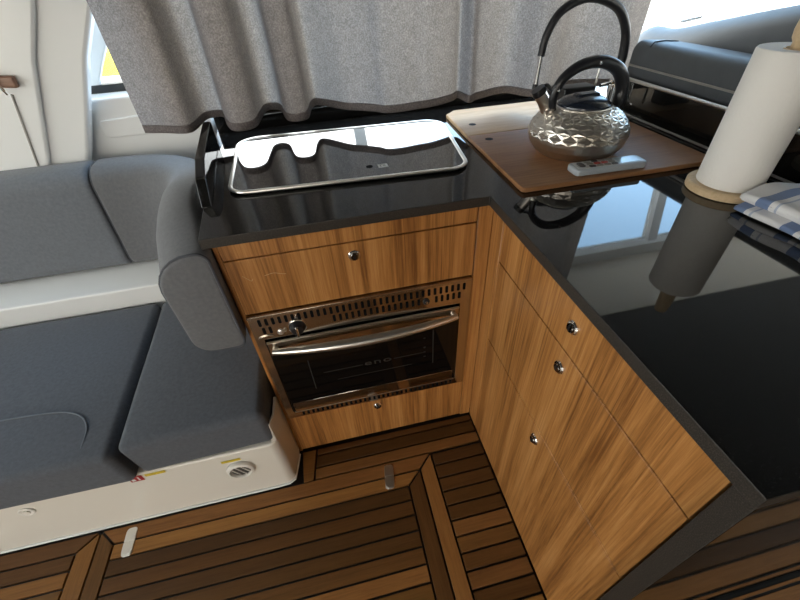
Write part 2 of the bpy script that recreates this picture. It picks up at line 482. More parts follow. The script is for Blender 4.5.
b = BM(); box(b, -.6255, -.0395, -.0005, .018, .6665, .8235)
d = obj('drawer', b, M['veneer'], oc, bevel=.0012, segs=1, label='wide teak drawer front above the oven')
knob(-.341, -.0005, .789, 'y', d)
b = BM()
for pts in ([(-.598, .782), (-.592, .775), (-.583, .765), (-.578, .770)], [(-.551, .7735), (-.53, .777), (-.515, .772), (-.503, .769)]):
    b = BM(); tube(b, [(p[0], -.0005, p[1]) for p in catmull([(q[0], q[1], 0) for q in pts], 4)], .0006, 5)
    obj('scratch', b, M['scratch'], d, label='pale scratch on the veneer')
b = BM(); box(b, -.6255, -.0395, -.0005, .018, .012, .2135)
d = obj('drawer', b, M['veneer'], oc, bevel=.0012, segs=1, label='low teak drawer front below the oven')
knob(-.338, -.0005, .178, 'y', d)

# ------------------------------------------------------------------ oven
ov = thing('oven', 'built-in stainless oven with dark glass door and bowed handle', 'oven', (-.333, .2, .217))
OX0, OX1, OZ0, OZ1 = -.6255, -.0405, .2155, .6635
b = BM(); box(b, OX0 + .01, OX1 - .01, .03, .55, OZ0 + .004, OZ1 - .004); obj('body', b, M['steel_trim'], ov)
# front frame as a ring with a door opening
DX0, DX1, DZ0, DZ1 = -.604, -.071, .247, .577
b = BM()
out = [(OX0, OZ0), (OX1, OZ0), (OX1, OZ1), (OX0, OZ1)]; inn = [(DX0, DZ0), (DX1, DZ0), (DX1, DZ1), (DX0, DZ1)]
yf, yb = -.006, .03
vo = [bm_v for bm_v in [b.verts.new((p[0], yf, p[1])) for p in out]]; vi = [b.verts.new((p[0], yf, p[1])) for p in inn]
vo2 = [b.verts.new((p[0], yb, p[1])) for p in out]; vi2 = [b.verts.new((p[0], yb, p[1])) for p in inn]
for i in range(4):
    j = (i + 1) % 4
    b.faces.new((vo[i], vo[j], vi[j], vi[i])); b.faces.new((vo2[j], vo2[i], vi2[i], vi2[j]))
    b.faces.new((vo[j], vo[i], vo2[i], vo2[j])); b.faces.new((vi[i], vi[j], vi2[j], vi2[i]))
obj('front_frame', b, M['mirror_steel'], ov, bevel=.0015, segs=2)
b = BM(); box(b, DX0 + .0005, DX1 - .0005, .0295, .0305, DZ0, DZ1); obj('recess', b, M['void'], ov)
# bright lip along the top of the frame
b = BM(); box(b, OX0, OX1, -.011, -.006, OZ1 - .007, OZ1); obj('top_lip', b, M['steel_trim'], ov, bevel=.001, segs=2)
# ventilation slots
def slots(rows, name):
    b = BM()
    for z0, z1, xs in rows:
        for x in xs:
            pts = round_poly([(x - .0038, z0), (x + .0038, z0), (x + .0038, z1), (x - .0038, z1)], .0025, 3)
            prism_axis(b, pts, -.0066, -.0055, 'y')
    return obj(name, b, M['void'], ov, smooth=False)
pitch = .0163
top = [-.600 + pitch * i for i in range(34)]
low = [-.596, -.580] + [x for x in [-.600 + pitch * i + .004 for i in range(34)] if -.43 < x < -.185 or x > -.145]
slots([(.6265, .6490, [x for x in top if x < -.062]), (.5985, .6205, [x for x in low if x < -.062])], 'vent_slots')
slots([(.2225, .2395, [-.575 + .0153 * i for i in range(33)])], 'vent_slots')
# control knob, igniter, small printed marks
b = BM(); lathe(b, [(.021, -.006), (.021, -.010), (.019, -.012), (.016, -.023), (.014, -.025), (0, -.025)], (-.513, 0, .606), 28, 'y')
kn = obj('control_knob', b, M['black'], ov)
b = BM(); box(b, -.516, -.510, -.033, -.0245, .590, .622); obj('grip_bar', b, M['chrome'], kn, bevel=.002)
b = BM(); lathe(b, [(.0235, -.006), (.0235, -.0085), (.0215, -.0092)], (-.513, 0, .606), 28, 'y', cap=False); obj('bezel', b, M['chrome'], kn)
b = BM(); lathe(b, [(.0095, -.006), (.0095, -.009), (.007, -.012), (0, -.012)], (-.168, 0, .609), 20, 'y')
ig = obj('igniter_button', b, M['black'], ov)
b = BM(); lathe(b, [(.004, -.012), (.0035, -.0135), (0, -.0138)], (-.168, 0, .609), 14, 'y'); obj('button_cap', b, M['chrome'], ig)
b = BM(); lathe(b, [(.0085, -.006), (.0085, -.0085), (.006, -.010), (0, -.010)], (-.5575, 0, .597), 18, 'y')
lathe(b, [(.0035, -.006), (.0035, -.0105), (0, -.011)], (-.5455, 0, .6015), 12, 'y')
obj('indicator', b, M['satin'], ov)
b = BM()
for s in range(2):
    c = Vector((-.596, -.0068, .585)); rr = .020 - .005 * s
    tube(b, [(c.x + rr * math.cos(a), c.y, c.z + .5 * rr * math.sin(a)) for a in [PI * k / 12 for k in range(0, 13)]], .0012, 6)
obj('hinge_loop', b, M['steel_trim'], ov)
# door: top mirror rail, glass, bottom mirror strip
door = None
b = BM(); box(b, DX0 + .003, DX1 - .003, -.010, .024, DZ0 + .004, DZ1 - .005)
door = obj('door', b, M['oven_glass'], ov, bevel=.0015, label='black glass oven door')
b = BM(); box(b, DX0 + .004, DX1 - .004, -.0125, -.0100, .521, DZ1 - .006); obj('top_rail', b, M['mirror_steel'], door, bevel=.0008, segs=1)
b = BM(); box(b, DX0 + .004, DX1 - .004, -.0145, -.0100, DZ1 - .0085, DZ1 - .0045); obj('rail_lip', b, M['steel'], door)
b = BM(); box(b, DX0 + .010, DX1 - .012, -.0118, -.0100, DZ0 + .006, .297); obj('bottom_strip', b, M['mirror_steel'], door, bevel=.0006, segs=1)
b = BM(); box(b, DX0 + .006, DX1 - .006, -.0125, -.0098, DZ0 + .003, DZ0 + .006); obj('bottom_lip', b, M['steel'], door)
# faint things printed on and seen through the glass
b = BM()
box(b, -.515, -.5125, -.0104, -.0100, .345, .475); box(b, -.150, -.1475, -.0104, -.0100, .352, .500)
box(b, -.48, -.365, -.0104, -.0100, .4085, .4105); box(b, -.27, -.175, -.0104, -.0100, .4085, .4105)
box(b, -.445, -.215, -.0104, -.0100, .366, .3675)
for z in (.505, .468, .428, .408, .388):
    box(b, -.178, -.172, -.0104, -.0100, z, z + .005)
obj('rack_lines', b, M['oven_mark'], door, smooth=False)
fc = bpy.data.curves.new('logo', 'FONT'); fc.body = 'eno'; fc.size = .040; fc.extrude = .0002; fc.align_x = 'CENTER'; fc.space_character = 1.15
t = bpy.data.objects.new('logo_tmp', fc); COL.objects.link(t)
bpy.context.view_layer.update()
me = bpy.data.meshes.new_from_object(t.evaluated_get(bpy.context.evaluated_depsgraph_get())); bpy.data.objects.remove(t)
b = BM(); b.from_mesh(me); bpy.data.meshes.remove(me)
for v in b.verts: v.co = Vector((-.318 + v.co.x * 1.25, -.0104 + v.co.z, .4035 + v.co.y * .75))
obj('logo', b, M['oven_mark'], door, smooth=False, label='faint grey lettering on the oven glass')
# the bowed handle: flattened lens that stands out from the rail
hp = []; hr = []
for i in range(25):
    u = i / 24; s = math.sin(PI * u)
    hp.append((lerp(-.590, -.083, u), -.022 - .020 * s ** .8, .5455 - .004 * s)); hr.append(.0085 + .0055 * s)
b = BM(); tube(b, hp, hr, 16, flat=.95)
hd = obj('handle', b, M['satin'], door, label='bowed stainless handle')
for x in (-.583, -.090):
    b = BM(); tube(b, [(x, -.0125, .5455), (x, -.024, .5455)], .0085, 12)
    obj('handle_mount', b, M['steel'], hd)

# ------------------------------------------------------------------ drawer cabinet (right)
dc = thing('drawer_cabinet', 'striped teak cabinet with three stacked drawers under the long worktop', 'cabinet', (.28, -.33, 0))
b = BM(); box(b, .0185, .585, -.656, .0175, .002, .8765); obj('carcass', b, M['veneer'], dc, bevel=.001, segs=1)
b = BM(); box(b, 0, .018, -.0575, -.0005, .003, .8765); obj('corner_post', b, M['veneer'], dc, bevel=.001, segs=1)
for z0, z1, kz, lb in ((.7445, .8765, .807, 'shallow top teak drawer front'), (.4755, .7415, .700, 'middle teak drawer front'), (.006, .4725, .434, 'deep bottom teak drawer front')):
    b = BM(); box(b, 0, .018, -.654, -.0605, z0, z1)
    d = obj('drawer', b, M['veneer'], dc, bevel=.001, segs=1, label=lb)
    knob(0, -.3605, kz, 'x', d)
ep = BM(); box(ep, -.020, 1.08, -.6880, -.6620, .001, .8765)
o = obj('end_panel', ep, [M['granite'], M['granite_edge']], origin=(.28, -.674, 0), bevel=.002)
for p in o.data.polygons:
    if abs(p.normal.x) > .8: p.material_index = 1
tag(o, 'polished black granite slab closing off the end of the drawer cabinet', 'panel')

# ------------------------------------------------------------------ worktop
wt = thing('worktop', 'black granite L-shaped galley worktop with honed front edge', 'worktop', (0, 0, .877))
b = BM()
pts = [(-.647, -.024), (-.026, -.024), (-.024, -.026), (-.024, -.6885), (.60, -.6885), (.60, .97), (-.735, .97), (-.70, .65)]
prism(b, pts[::-1] if False else pts, .877, .9, 0, 1)
obj('slab', b, [M['granite'], M['granite_edge']], wt, bevel=.0022, segs=3, smooth=True)
# low fin on the left
b = BM()
prof = round_poly([(.118, .9), (.59, .9), (.59, .966), (.255, .968), (.170, .950)], [0, .004, .01, .05, .04], 6)
A = []; B = []
for (y, z) in prof:
    x = lerp(-.658, -.712, (y - .12) / .54)
    A.append(b.verts.new((x - .004, y, z + .0002))); B.append(b.verts.new((x + .019, y, z + .0002)))
b.faces.new(A); b.faces.new(B[::-1])
for i in range(len(A)):
    j = (i + 1) % len(A); b.faces.new((A[i], B[i], B[j], A[j]))
obj('upstand', b, M['granite'], wt, bevel=.003, segs=3, label='low polished upstand beside the hob lid')
# right upstand with chrome fiddle rail
b = BM(); box(b, -.70, .5995, .700, .720, .9002, .958); obj('upstand', b, M['granite'], wt, bevel=.003, label='back upstand behind the curtain folds')
b = BM(); box(b, .600, .622, -.6885, .44, .877, .994); obj('upstand', b, M['granite'], wt, bevel=.002, label='long upstand along the outer side of the worktop')
b = BM(); tube(b, [(.6015, -.68, .9965), (.6015, .438, .9965)], .0052, 10); obj('rail', b, M['satin'], wt, label='thin chrome rail')
b = BM(); tube(b, [(.5985, -.68, .9035), (.5985, .438, .9035)], .0032, 8); obj('joint_bead', b, M['plastic_shade'], wt)

# ------------------------------------------------------------------ hob lid
hl = thing('hob_lid', 'closed black glass hob lid in a rounded chrome frame', 'hob lid', (-.3, .35, .9))
quad = [(-.604, .163), (-.018, .128), (.030, .529), (-.618, .571)]
outer = round_poly(quad, [.05, .05, .06, .06], 8)
cx = sum(p[0] for p in outer) / len(outer); cy = sum(p[1] for p in outer) / len(outer)
b = BM(); tube(b, [(p[0], p[1], .9075) for p in outer], .0055, 10, closed=True, flat=.8); fr_ = obj('frame', b, M['satin'], hl)
ins = [(cx + (p[0] - cx) * .985, cy + (p[1] - cy) * .98) for p in outer]
b = BM(); prism(b, ins, .9005, .9085); gl_ = obj('glass', b, M['glass_black'], hl, bevel=.001, label='mirror-black glass lid')
for x, y in ((-.46, .529), (-.135, .507)):
    b = BM(); lathe(b, [(.0065, .9086), (.006, .910), (0, .9105)], (x, y, 0), 14); obj('screw', b, M['chrome'], gl_)
b = BM(); box(b, -.236, -.211, .196, .219, .9086, .909); st = obj('sticker', b, M['sticker'], gl_)
b = BM()
for x0, x1, y0, y1 in ((-.231, -.228, .200, .215), (-.231, -.217, .212, .215), (-.224, -.216, .204, .209)): box(b, x0, x1, y0, y1, .909, .9092)
obj('print', b, M['sticker_print'], st, smooth=False)
b = BM(); lathe(b, [(.0085, .9086), (.0085, .9094), (0, .9096)], (-.258, .213, 0), 16); obj('bumper', b, M['void'], gl_)

# ------------------------------------------------------------------ sink cover boards
def board(name, pts, rads, z0, z1, hole, mat, label, cat, loc):
    r = thing(name, label, cat, loc, 'sink cover boards')
    b = BM(); prism(b, round_poly(pts, rads, 5), z0, z1); obj('panel', b, mat, r, bevel=.0025)
    b = BM(); lathe(b, [(.0115, z1 + .0002), (0, z1 + .0004)], (hole[0], hole[1], 0), 18)
    o = obj('finger_hole', b, M['void'], r)
    return r
board('sink_cover', [(.046, -.035), (.545, -.035), (.545, .333), (.052, .333)], [.012, .02, .003, .003], .9005, .912, (.100, .287), M['board'],
      'brown oak sink cover board under the kettle and remote control', 'cover board', (.3, .15, .9))
board('sink_cover', [(.052, .3365), (.545, .3365), (.545, .597), (.098, .597), (.060, .560)], [.003, .003, .02, .01, .01], .9005, .912, (.103, .428), M['board_glare'],
      'oak sink cover board behind the kettle beneath the curtain, window glare in its pale colour', 'cover board', (.3, .46, .9))

# ------------------------------------------------------------------ kettle
KX, KY, KZ = .268, .135, .9122
kt = thing('kettle', 'stainless whistling kettle with faceted diamond sides and black loop handle', 'kettle', (KX, KY, KZ))
b = BM()
prof = [(.080, 0), (.090, .002), (.103, .012), (.113, .026), (.1175, .040)]
lathe(b, prof + [(.1185, .047)], (KX, KY, KZ), 44)
rows = [(.1185, .047), (.1180, .058), (.1135, .069), (.1060, .080), (.0960, .090), (.0840, .0985), (.0720, .1045), (.060, .108)]
n = 22; rings = []
for i, (r, h) in enumerate(rows):
    rings.append([b.verts.new((KX + r * math.cos(2 * PI * (k + .5 * (i % 2)) / n), KY + r * math.sin(2 * PI * (k + .5 * (i % 2)) / n), KZ + h)) for k in range(n)])
for i in range(len(rows) - 1):
    A, Bq = rings[i], rings[i + 1]; hcur = (rows[i][1] + rows[i + 1][1]) / 2; rc = (rows[i][0] + rows[i + 1][0]) / 2
    for k in range(n):
        k2 = (k + 1) % n
        if i % 2 == 0: tris = ((A[k], A[k2], Bq[k]), (A[k2], Bq[k2], Bq[k]))
        else: tris = ((A[k], Bq[k2], Bq[k]), (A[k], A[k2], Bq[k2]))
        for t_ in tris:
            # every facet is a shallow dished pyramid
            m_ = sum((v.co for v in t_), Vector()) / 3
            nrm = Vector((m_.x - KX, m_.y - KY, (m_.z - KZ - .03))).normalized()
            cv = b.verts.new(m_ + nrm * .0017)
            for q in range(3): b.faces.new((t_[q], t_[(q + 1) % 3], cv))
bmesh.ops.remove_doubles(b, verts=b.verts, dist=.0002)
obj('body', b, M['steel'], kt, angle=5)
b = BM(); lathe(b, [(.066, .104), (.0665, .109), (.064, .1105)], (KX, KY, KZ), 40); obj('collar', b, M['steel'], kt)
b = BM()
lathe(b, [(.0625, .107), (.061, .114), (.052, .121), (.036, .1275), (.018, .131), (0, .132)], (KX, KY, KZ), 36)
ld = obj('lid', b, M['lid'], kt, label='blue-black domed lid')
b = BM(); soft_box(b, .030, .016, .008, .0079, lambda q: Vector((KX + .002 + q.x, KY + q.y, KZ + .1275 + q.z)), 4, 3); obj('lid_grip', b, M['lid'], ld)
# spout
SD = Vector((-.58, .10, .80)).normalized(); s0 = Vector((KX - .068, KY + .022, KZ + .086))
b = BM(); tube(b, [s0 + SD * t for t in (0, .02, .045, .064)], [.021, .0175, .0150, .0150], 20)
sp = obj('spout', b, M['steel'], kt)
b = BM(); tube(b, [s0 + SD * t for t in (.062, .068, .076)], [.0168, .0172, .0155], 18)
cp = obj('spout_cap', b, M['black'], kt)
b = BM(); tube(b, catmull([s0 + SD * .072, s0 + SD * .074 + Vector((.02, -.002, .008)), Vector((KX - .088, KY + .008, KZ + .148)), Vector((KX - .083, KY, KZ + .158))], 5), [.0045] * 16, 10)
obj('trigger', b, M['black'], kt)
# loop handle
hpts = catmull([(KX - 0.0763, KY + .006, KZ + .100), (KX - 0.0818, KY + .005, KZ + .135), (KX - 0.0670, KY + .002, KZ + .170), (KX - 0.0279, KY, KZ + .194), (KX + 0.0260, KY, KZ + .196),
                (KX + 0.0725, KY - .001, KZ + .174), (KX + 0.0930, KY - .002, KZ + .136), (KX + 0.0893, KY - .006, KZ + .106), (KX + 0.0725, KY - .012, KZ + .083)], 6)
nh = len(hpts); b = BM()
tube(b, hpts, [.0085 + .0070 * min(1, i / nh * 1.5) for i in range(nh)], 14)
hh = obj('handle', b, M['black'], kt)
b = BM()
tube(b, [(KX - .080, KY + .006, KZ + .092), (KX - .084, KY + .006, KZ + .106)], .011, 12)
obj('handle_bracket', b, M['steel'], hh)
for i_ in (8, 22):
    q = hpts[i_]; b = BM(); lathe(b, [(.0035, 0), (.0032, -.002), (0, -.0026)], (q.x, q.y - (.0145 if i_ > 10 else .0108), q.z), 10, 'y')
    obj('rivet', b, M['chrome'], hh)

# ------------------------------------------------------------------ faucet
FX, FY = .572, .432
fa = thing('faucet', 'chrome sink tap with a tall black hose arch behind the kettle', 'tap', (FX, FY, .9))
b = BM(); lathe(b, [(.026, .9122), (.026, .917), (.018, .921), (.0155, .925), (.0155, 1.028), (.011, 1.036)], (FX, FY, 0), 28); bs = obj('base', b, M['chrome'], fa)
arc = catmull([(FX, FY, 1.030), (FX + .003, FY, 1.060), (FX - .012, FY, 1.125), (FX - .060, FY, 1.180), (FX - .150, FY, 1.206), (FX - .228, FY, 1.182), (FX - .262, FY, 1.130), (FX - .270, FY, 1.078)], 7)
b = BM(); tube(b, arc, [.0138 - .0035 * i / (len(arc) - 1) for i in range(len(arc))], 16); obj('hose', b, M['rubber'], fa, label='black hose arch')
b = BM(); tube(b, [(FX - .2697, FY, 1.082), (FX - .271, FY, 1.045), (FX - .273, FY, 1.004)], [.0062, .0058, .0070], 14); nz = obj('nozzle', b, M['chrome'], fa)
b = BM(); tube(b, [(FX - .2728, FY, 1.006), (FX - .2732, FY, .992)], .0082, 14); obj('nozzle_tip', b, M['black'], nz)
b = BM(); tube(b, [(FX - .004, FY - .005, .985), (FX - .040, FY - .028, .992), (FX - .075, FY - .036, .990)], [.006, .0052, .0048], 10)
lv = obj('lever', b, M['chrome'], fa)
b = BM()
for dx, dz in ((-.010, .014), (.012, .010), (.006, -.016)):
    tube(b, [(FX - .012, FY - .018, .996), (FX - .012 + dx, FY - .024, .996 + dz)], .0048, 8)
lathe(b, [(.007, -.03), (.0085, -.02), (.0085, -.010)], (FX - .012, FY, .996), 14, 'y')
obj('cross_handle', b, M['chrome'], lv)
b = BM(); tube(b, [(FX - .072, FY - .004, .9122), (FX - .068, FY - .004, 1.03)], .0034, 10); obj('lift_rod', b, M['satin'], fa)

# dark box by the curtain, seen through the kettle handle
bx = BM(); soft_box(bx, .052, .028, .042, .006, lambda q: Vector((.420 + q.x, .405 + q.y, .9545 + q.z)), 2, 2)
o = obj('storage_box', bx, M['black'], origin=(.420, .405, .9122)); tag(o, 'small dark box standing behind the kettle lid', 'box')

# ------------------------------------------------------------------ remote control
rc = thing('remote_control', 'pale grey remote control with red keys beside the kettle', 'remote control', (.275, .018, .9122))
A0, A1 = Vector((.184, .004)), Vector((.362, -.001)); ax = (A1 - A0).normalized(); ay = Vector((-ax.y, ax.x)); L = (A1 - A0).length
def rp(u, v): q = A0 + ax * u + ay * v; return (q.x, q.y)
def rpoly(u0, u1, v0, v1, r): return [rp(*p) for p in round_poly([(u0, v0), (u1, v0), (u1, v1), (u0, v1)], r, 5)]
b = BM(); prism(b, rpoly(0, L, -.024, .024, .011), .9124, .928); body = obj('case', b, M['remote'], rc, bevel=.004)
b = BM(); prism(b, rpoly(.008, L - .007, -.019, .019, .008), .928, .9288); obj('face_plate', b, M['remote_face'], rc)
b = BM(); prism(b, rpoly(L - .066, L - .012, -.0145, .0145, .003), .9288, .9294); obj('screen', b, M['screen'], rc)
b = BM(); prism(b, rpoly(.014, .029, -.012, .012, .006), .9288, .9305); obj('button', b, M['key_dark'], rc, bevel=.0008)
for i in range(4):
    for j in range(3):
        m_ = M['key_red'] if (i in (1, 2) and j == 1) else M['key_grey'] if (i + j) % 3 else M['key_dark']
        u = .036 + i * .0185; v = -.0125 + j * .0125
        b = BM(); prism(b, rpoly(u, u + .0145, v - .0042, v + .0042, .002), .9288, .9303); obj('button', b, m_, rc)

# ------------------------------------------------------------------ paper towel
TX, TY = .458, -.147
ph = thing('paper_towel_holder', 'round beech paper towel holder with upright pole', 'towel holder', (TX, TY, .9))
b = BM(); lathe(b, [(.070, .9003), (.074, .902), (.074, .914), (.071, .917), (0, .917)], (TX, TY, 0), 44); obj('base', b, M['beech'], ph)
b = BM(); lathe(b, [(.0125, .917), (.0125, 1.165), (.017, 1.172), (.019, 1.185), (.017, 1.23), (.014, 1.25), (0, 1.256)], (TX, TY, 0), 24); obj('pole', b, M['beech'], ph)
b = BM()
RR = .059
prof = [(.021, .9175), (RR - .001, .9175), (RR, .919)] + [(RR, .919 + .236 * k / 6) for k in range(1, 6)] + [(RR, 1.155), (RR - .002, 1.158), (.021, 1.156)]
lathe(b, prof + [prof[0]], (TX, TY, 0), 48, cap=False)
pr = thing('paper_towel_roll', 'white paper towel roll on the beech holder', 'paper towel roll', (TX, TY, .9175))
obj('paper', b, M['paper'], pr)
b = BM(); lathe(b, [(.0208, .918), (.0208, 1.1575), (.0185, 1.1575), (.0185, .918), (.0208, .918)], (TX, TY, 0), 28, cap=False); obj('core', b, M['beech'], pr)

# ------------------------------------------------------------------ folded dish cloth
b = BM(); uvl = b.loops.layers.uv.new('UVMap')
def cloth_layer(x0, x1, y0, y1, z, h, skew, uo):
    hx, hy = (x1 - x0) / 2, (y1 - y0) / 2
    def f(q):
        u = (q.x + hx) / (2 * hx); v = (q.y + hy) / (2 * hy)
        wob = .004 * math.sin(9 * u + 4 * v + uo * 3) + .003 * math.sin(17 * v + 5 * u)
        return Vector(((x0 + x1) / 2 + q.x + skew * (v - .5) + .004 * math.sin(11 * v + uo), (y0 + y1) / 2 + q.y + .008 * math.sin(5 * u + uo), z + h / 2 + q.z + (wob * (1 if q.z > 0 else .15) if True else 0)))
    nf = set(b.faces)
    soft_box(b, hx, hy, h / 2, h / 2 * .96, f, 14, 3)
    for fc_ in b.faces:
        if fc_ not in nf:
            for l in fc_.loops: l[uvl].uv = (l.vert.co.x, -(l.vert.co.y - y1 + .01 * math.sin(l.vert.co.x * 6)) / .088 + uo)
cloth_layer(.408, .582, -.62, -.232, .9035, .013, -.02, .55)
cloth_layer(.416, .580, -.60, -.220, .9185, .022, -.015, .12)
o = obj('dish_cloth', b, M['cloth'], origin=(.49, -.4, .9)); tag(o, 'folded white dish cloth with blue stripes beside the paper towel', 'cloth')

# ------------------------------------------------------------------ curtain
hem_pts = [(-.865, .585), (-.80, .558), (-.755, .535), (-.728, .535), (-.716, .575), (-.705, .655), (-.680, .672), (-.650, .660), (-.632, .575), (-.607, .505), (-.571, .492), (-.543, .520), (-.533, .60), (-.522, .675), (-.497, .69), (-.472, .66),
           (-.458, .57), (-.445, .535), (-.418, .523), (-.392, .545), (-.378, .64), (-.358, .685), (-.316, .645), (-.273, .592), (-.225, .560), (-.185, .530), (-.160, .503), (-.111, .499), (-.060, .508), (-.009, .516), (.060, .548), (.094, .580), (.106, .512), (.135, .533), (.163, .546),
           (.215, .570), (.262, .572), (.298, .510), (.330, .495), (.376, .506), (.430, .545), (.485, .56), (.541, .545), (.600, .520), (.650, .545), (.695, .565)]
hem_pts = [(x, y) for x, y in hem_pts]
base = [Vector((p.x, p.y - .032)) for p in catmull([(x, y, 0) for x, y in hem_pts], 7)]
def curtain_pt(i, z):
    t = max(0, min(1, (z - .962) / .85)); p = base[i]
    k = 1 - .25 * t
    lean = .0
    dx = .012 * math.sin(i * .021 + 3 * t) * t
    yy = .505 + (p.y - .505) * k + .010 * math.sin(i * .11 + 6 * t) * t
    return Vector((p.x + dx, yy - lean * t, z))
ct = thing('curtain', 'grey linen curtain hanging behind the hob and kettle', 'curtain', (-.1, .55, .953))
def sheet(zs, off=0):
    b = BM(); R_ = [[b.verts.new(curtain_pt(i, z) + Vector((0, off, 0))) for i in range(len(base))] for z in zs]
    for r in range(len(zs) - 1):
        for i in range(len(base) - 1): b.faces.new((R_[r][i], R_[r][i + 1], R_[r + 1][i + 1], R_[r + 1][i]))
    return b
obj('drape', sheet([.983 + .76 * k / 22 for k in range(23)]), M['curtain'], ct, angle=180)
hm = obj('hem', sheet([.962, .969, .976, .9835]), M['hem'], ct, angle=180)
s_ = hm.modifiers.new('thick', 'SOLIDIFY'); s_.thickness = .003; s_.offset = 0

# ------------------------------------------------------------------ seats
SB = BM()
fp = round_poly([(-2.38, -.108), (-.655, -.106), (-.6375, -.02), (-.6375, .46), (-2.38, .46)], [0, .030, .0, 0, 0], 8)
sb = thing('bench', 'white moulded seat base with round vent beside the oven', 'seat base', (-1.4, .2, 0))
prism(SB, fp, .001, .252)
obj('moulding', SB, M['gelcoat_warm'], sb, bevel=.006)
b = BM(); pts = [(-.668, -.098), (-.654, -.094), (-.6415, -.065), (-.6375, -.02), (-.6375, .0)]
rim = [(p[0], p[1]) for p in pts]
inner = [(-.666, -.0945), (-.657, -.091), (-.6475, -.063), (-.6455, -.02), (-.6455, 0.0)]
prism(b, rim + inner[::-1], .250, .335); obj('end_lip', b, M['gelcoat_warm'], sb, bevel=.003)
b = BM(); tube(b, [(-2.38, -.1095, .004), (-.70, -.1095, .004), (-.672, -.1075, .004), (-.654, -.098, .004), (-.6455, -.06, .004), (-.637, -.012, .004)], .004, 8); obj('floor_bead', b, M['gelcoat'], sb)
# vent
VX, VZ = -.782, .163
b = BM(); lathe(b, [(.041, -0.1075), (.041, -0.1115), (.038, -0.1175), (.032, -0.1205), (.030, -0.1175), (.029, -0.1120)], (VX, 0, VZ), 36, 'y', cap=False)
vt = obj('vent', b, M['plastic_white'], sb, label='round white air vent')
b = BM(); lathe(b, [(.0295, -0.1115), (0, -0.1117)], (VX, 0, VZ), 30, 'y'); obj('duct', b, M['duct'], vt)
b = BM()
for k in range(-1, 2):
    u = k * .0150; hgt = math.sqrt(max(.0001, .029 ** 2 - u * u)); c_ = Vector((VX + u * .9, -0.1150, VZ + u * .45))
    dv = Vector((-.45, 0, .9)).normalized() * hgt
    tube(b, [c_ - dv, c_ + dv], .0016, 6)
obj('louvre', b, M['plastic_white'], vt)
b = BM(); lathe(b, [(.020, -0.1075), (.020, -0.1105), (.017, -0.1125), (.012, -0.1115), (.010, -0.1095), (0, -0.1095)], (-1.352, 0, .196), 28, 'y')
dr = obj('socket', b, M['plastic_white'], sb, label='small round white socket')
b = BM(); lathe(b, [(.0095, -0.1097), (.0095, -0.1130), (0, -0.1133)], (-1.352, 0, .196), 6, 'y'); obj('socket_core', b, M['gelcoat_warm'], dr)
b = BM(); box(b, -1.066, -1.030, -0.1081, -0.1077, .222, .249); lb = obj('label', b, M['red'], sb, smooth=False, label='red and white label')
b = BM(); box(b, -1.061, -1.052, -0.1084, -0.1080, .226, .236); box(b, -1.044, -1.040, -0.1084, -0.1080, .226, .244); obj('label_print', b, M['sticker'], lb, smooth=False)
b = BM(); box(b, -1.022, -.968, -0.1081, -0.1077, .236, .2475); obj('tape', b, M['yellow'], sb, smooth=False, label='yellow tape under the cushion edge')
b = BM(); box(b, -.822, -.768, -0.1081, -0.1077, .212, .223); obj('tape', b, M['yellow'], sb, smooth=False, label='yellow tape above the vent')

def seat_cushion(name, corners, z0, z1, r, label, mat, puff=.008, cat='cushion', kind_off=0):
    """corners: front-left, front-right, back-right, back-left on the top face"""
    fl_, fr2, br_, bl_ = [Vector(c).to_2d() for c in corners]
    hx = ((fr2 - fl_).length + (br_ - bl_).length) / 4; hy = ((bl_ - fl_).length + (br_ - fr2).length) / 4; hz = (z1 - z0) / 2
    def f(q):
        u = (q.x + hx) / (2 * hx); v = (q.y + hy) / (2 * hy)
        p = fl_.lerp(fr2, u).lerp(bl_.lerp(br_, u), v)
        z = (z0 + z1) / 2 + q.z
        if q.z > 0: z += puff * (1 - (2 * u - 1) ** 2) * (1 - (2 * v - 1) ** 2) + .0012 * math.sin(u * 9 + 2 * v) * math.sin(v * 7)
        p = p + Vector((0, .012 * (1 - (q.z / hz)) / 2 * max(0, 1 - 6 * v)))     # front face leans back a little
        return Vector((p.x, p.y, z))
    root = thing(name, label, cat, ((fl_.x + br_.x) / 2, (fl_.y + br_.y) / 2, z0), 'seat cushions on the white bench')
    b = BM(); soft_box(b, hx, hy, hz, r, f, 14, 4); obj('cover', b, mat, root, angle=180)
    return root
lc = seat_cushion('seat_cushion', [(-2.36, -.132), (-1.028, -.142), (-1.050, .485), (-2.36, .485)], .2535, .408, .022, 'long blue-grey seat cushion with a curved stitched seam, left of the short one', M['seat'])
b = BM()
sp_ = catmull([(-2.1, .052, .4140), (-1.45, .047, .4150), (-1.24, .040, .4145), (-1.155, .018, .4130), (-1.112, -.030, .4115), (-1.104, -.095, .4075)], 8)
tube(b, sp_, .0022, 6); obj('seam', b, M['seam_pale'], lc, label='pale curved seam')
def edge_piping(root, pts, mat, r=.003):
    b = BM(); tube(b, catmull(pts, 4), r, 6); obj('piping', b, mat, root)
rc_ = seat_cushion('seat_cushion', [(-1.019, -.124), (-.6535, -.112), (-.6535, .485), (-1.042, .485)], .2535, .408, .022, 'short blue-grey seat cushion next to the oven cabinet', M['seat'])

# ledge behind the seat
b = BM()
prism_axis(b, round_poly([(.4875, .402), (.4875, .478), (.66, .484), (.80, .484), (.80, .002), (.50, .002), (.50, .402)], [0, .008, 0, 0, 0, 0, 0], 4), -2.38, -.66, 'x')
o = obj('trim_1', b, M['gelcoat']); tag(o, kind='structure')

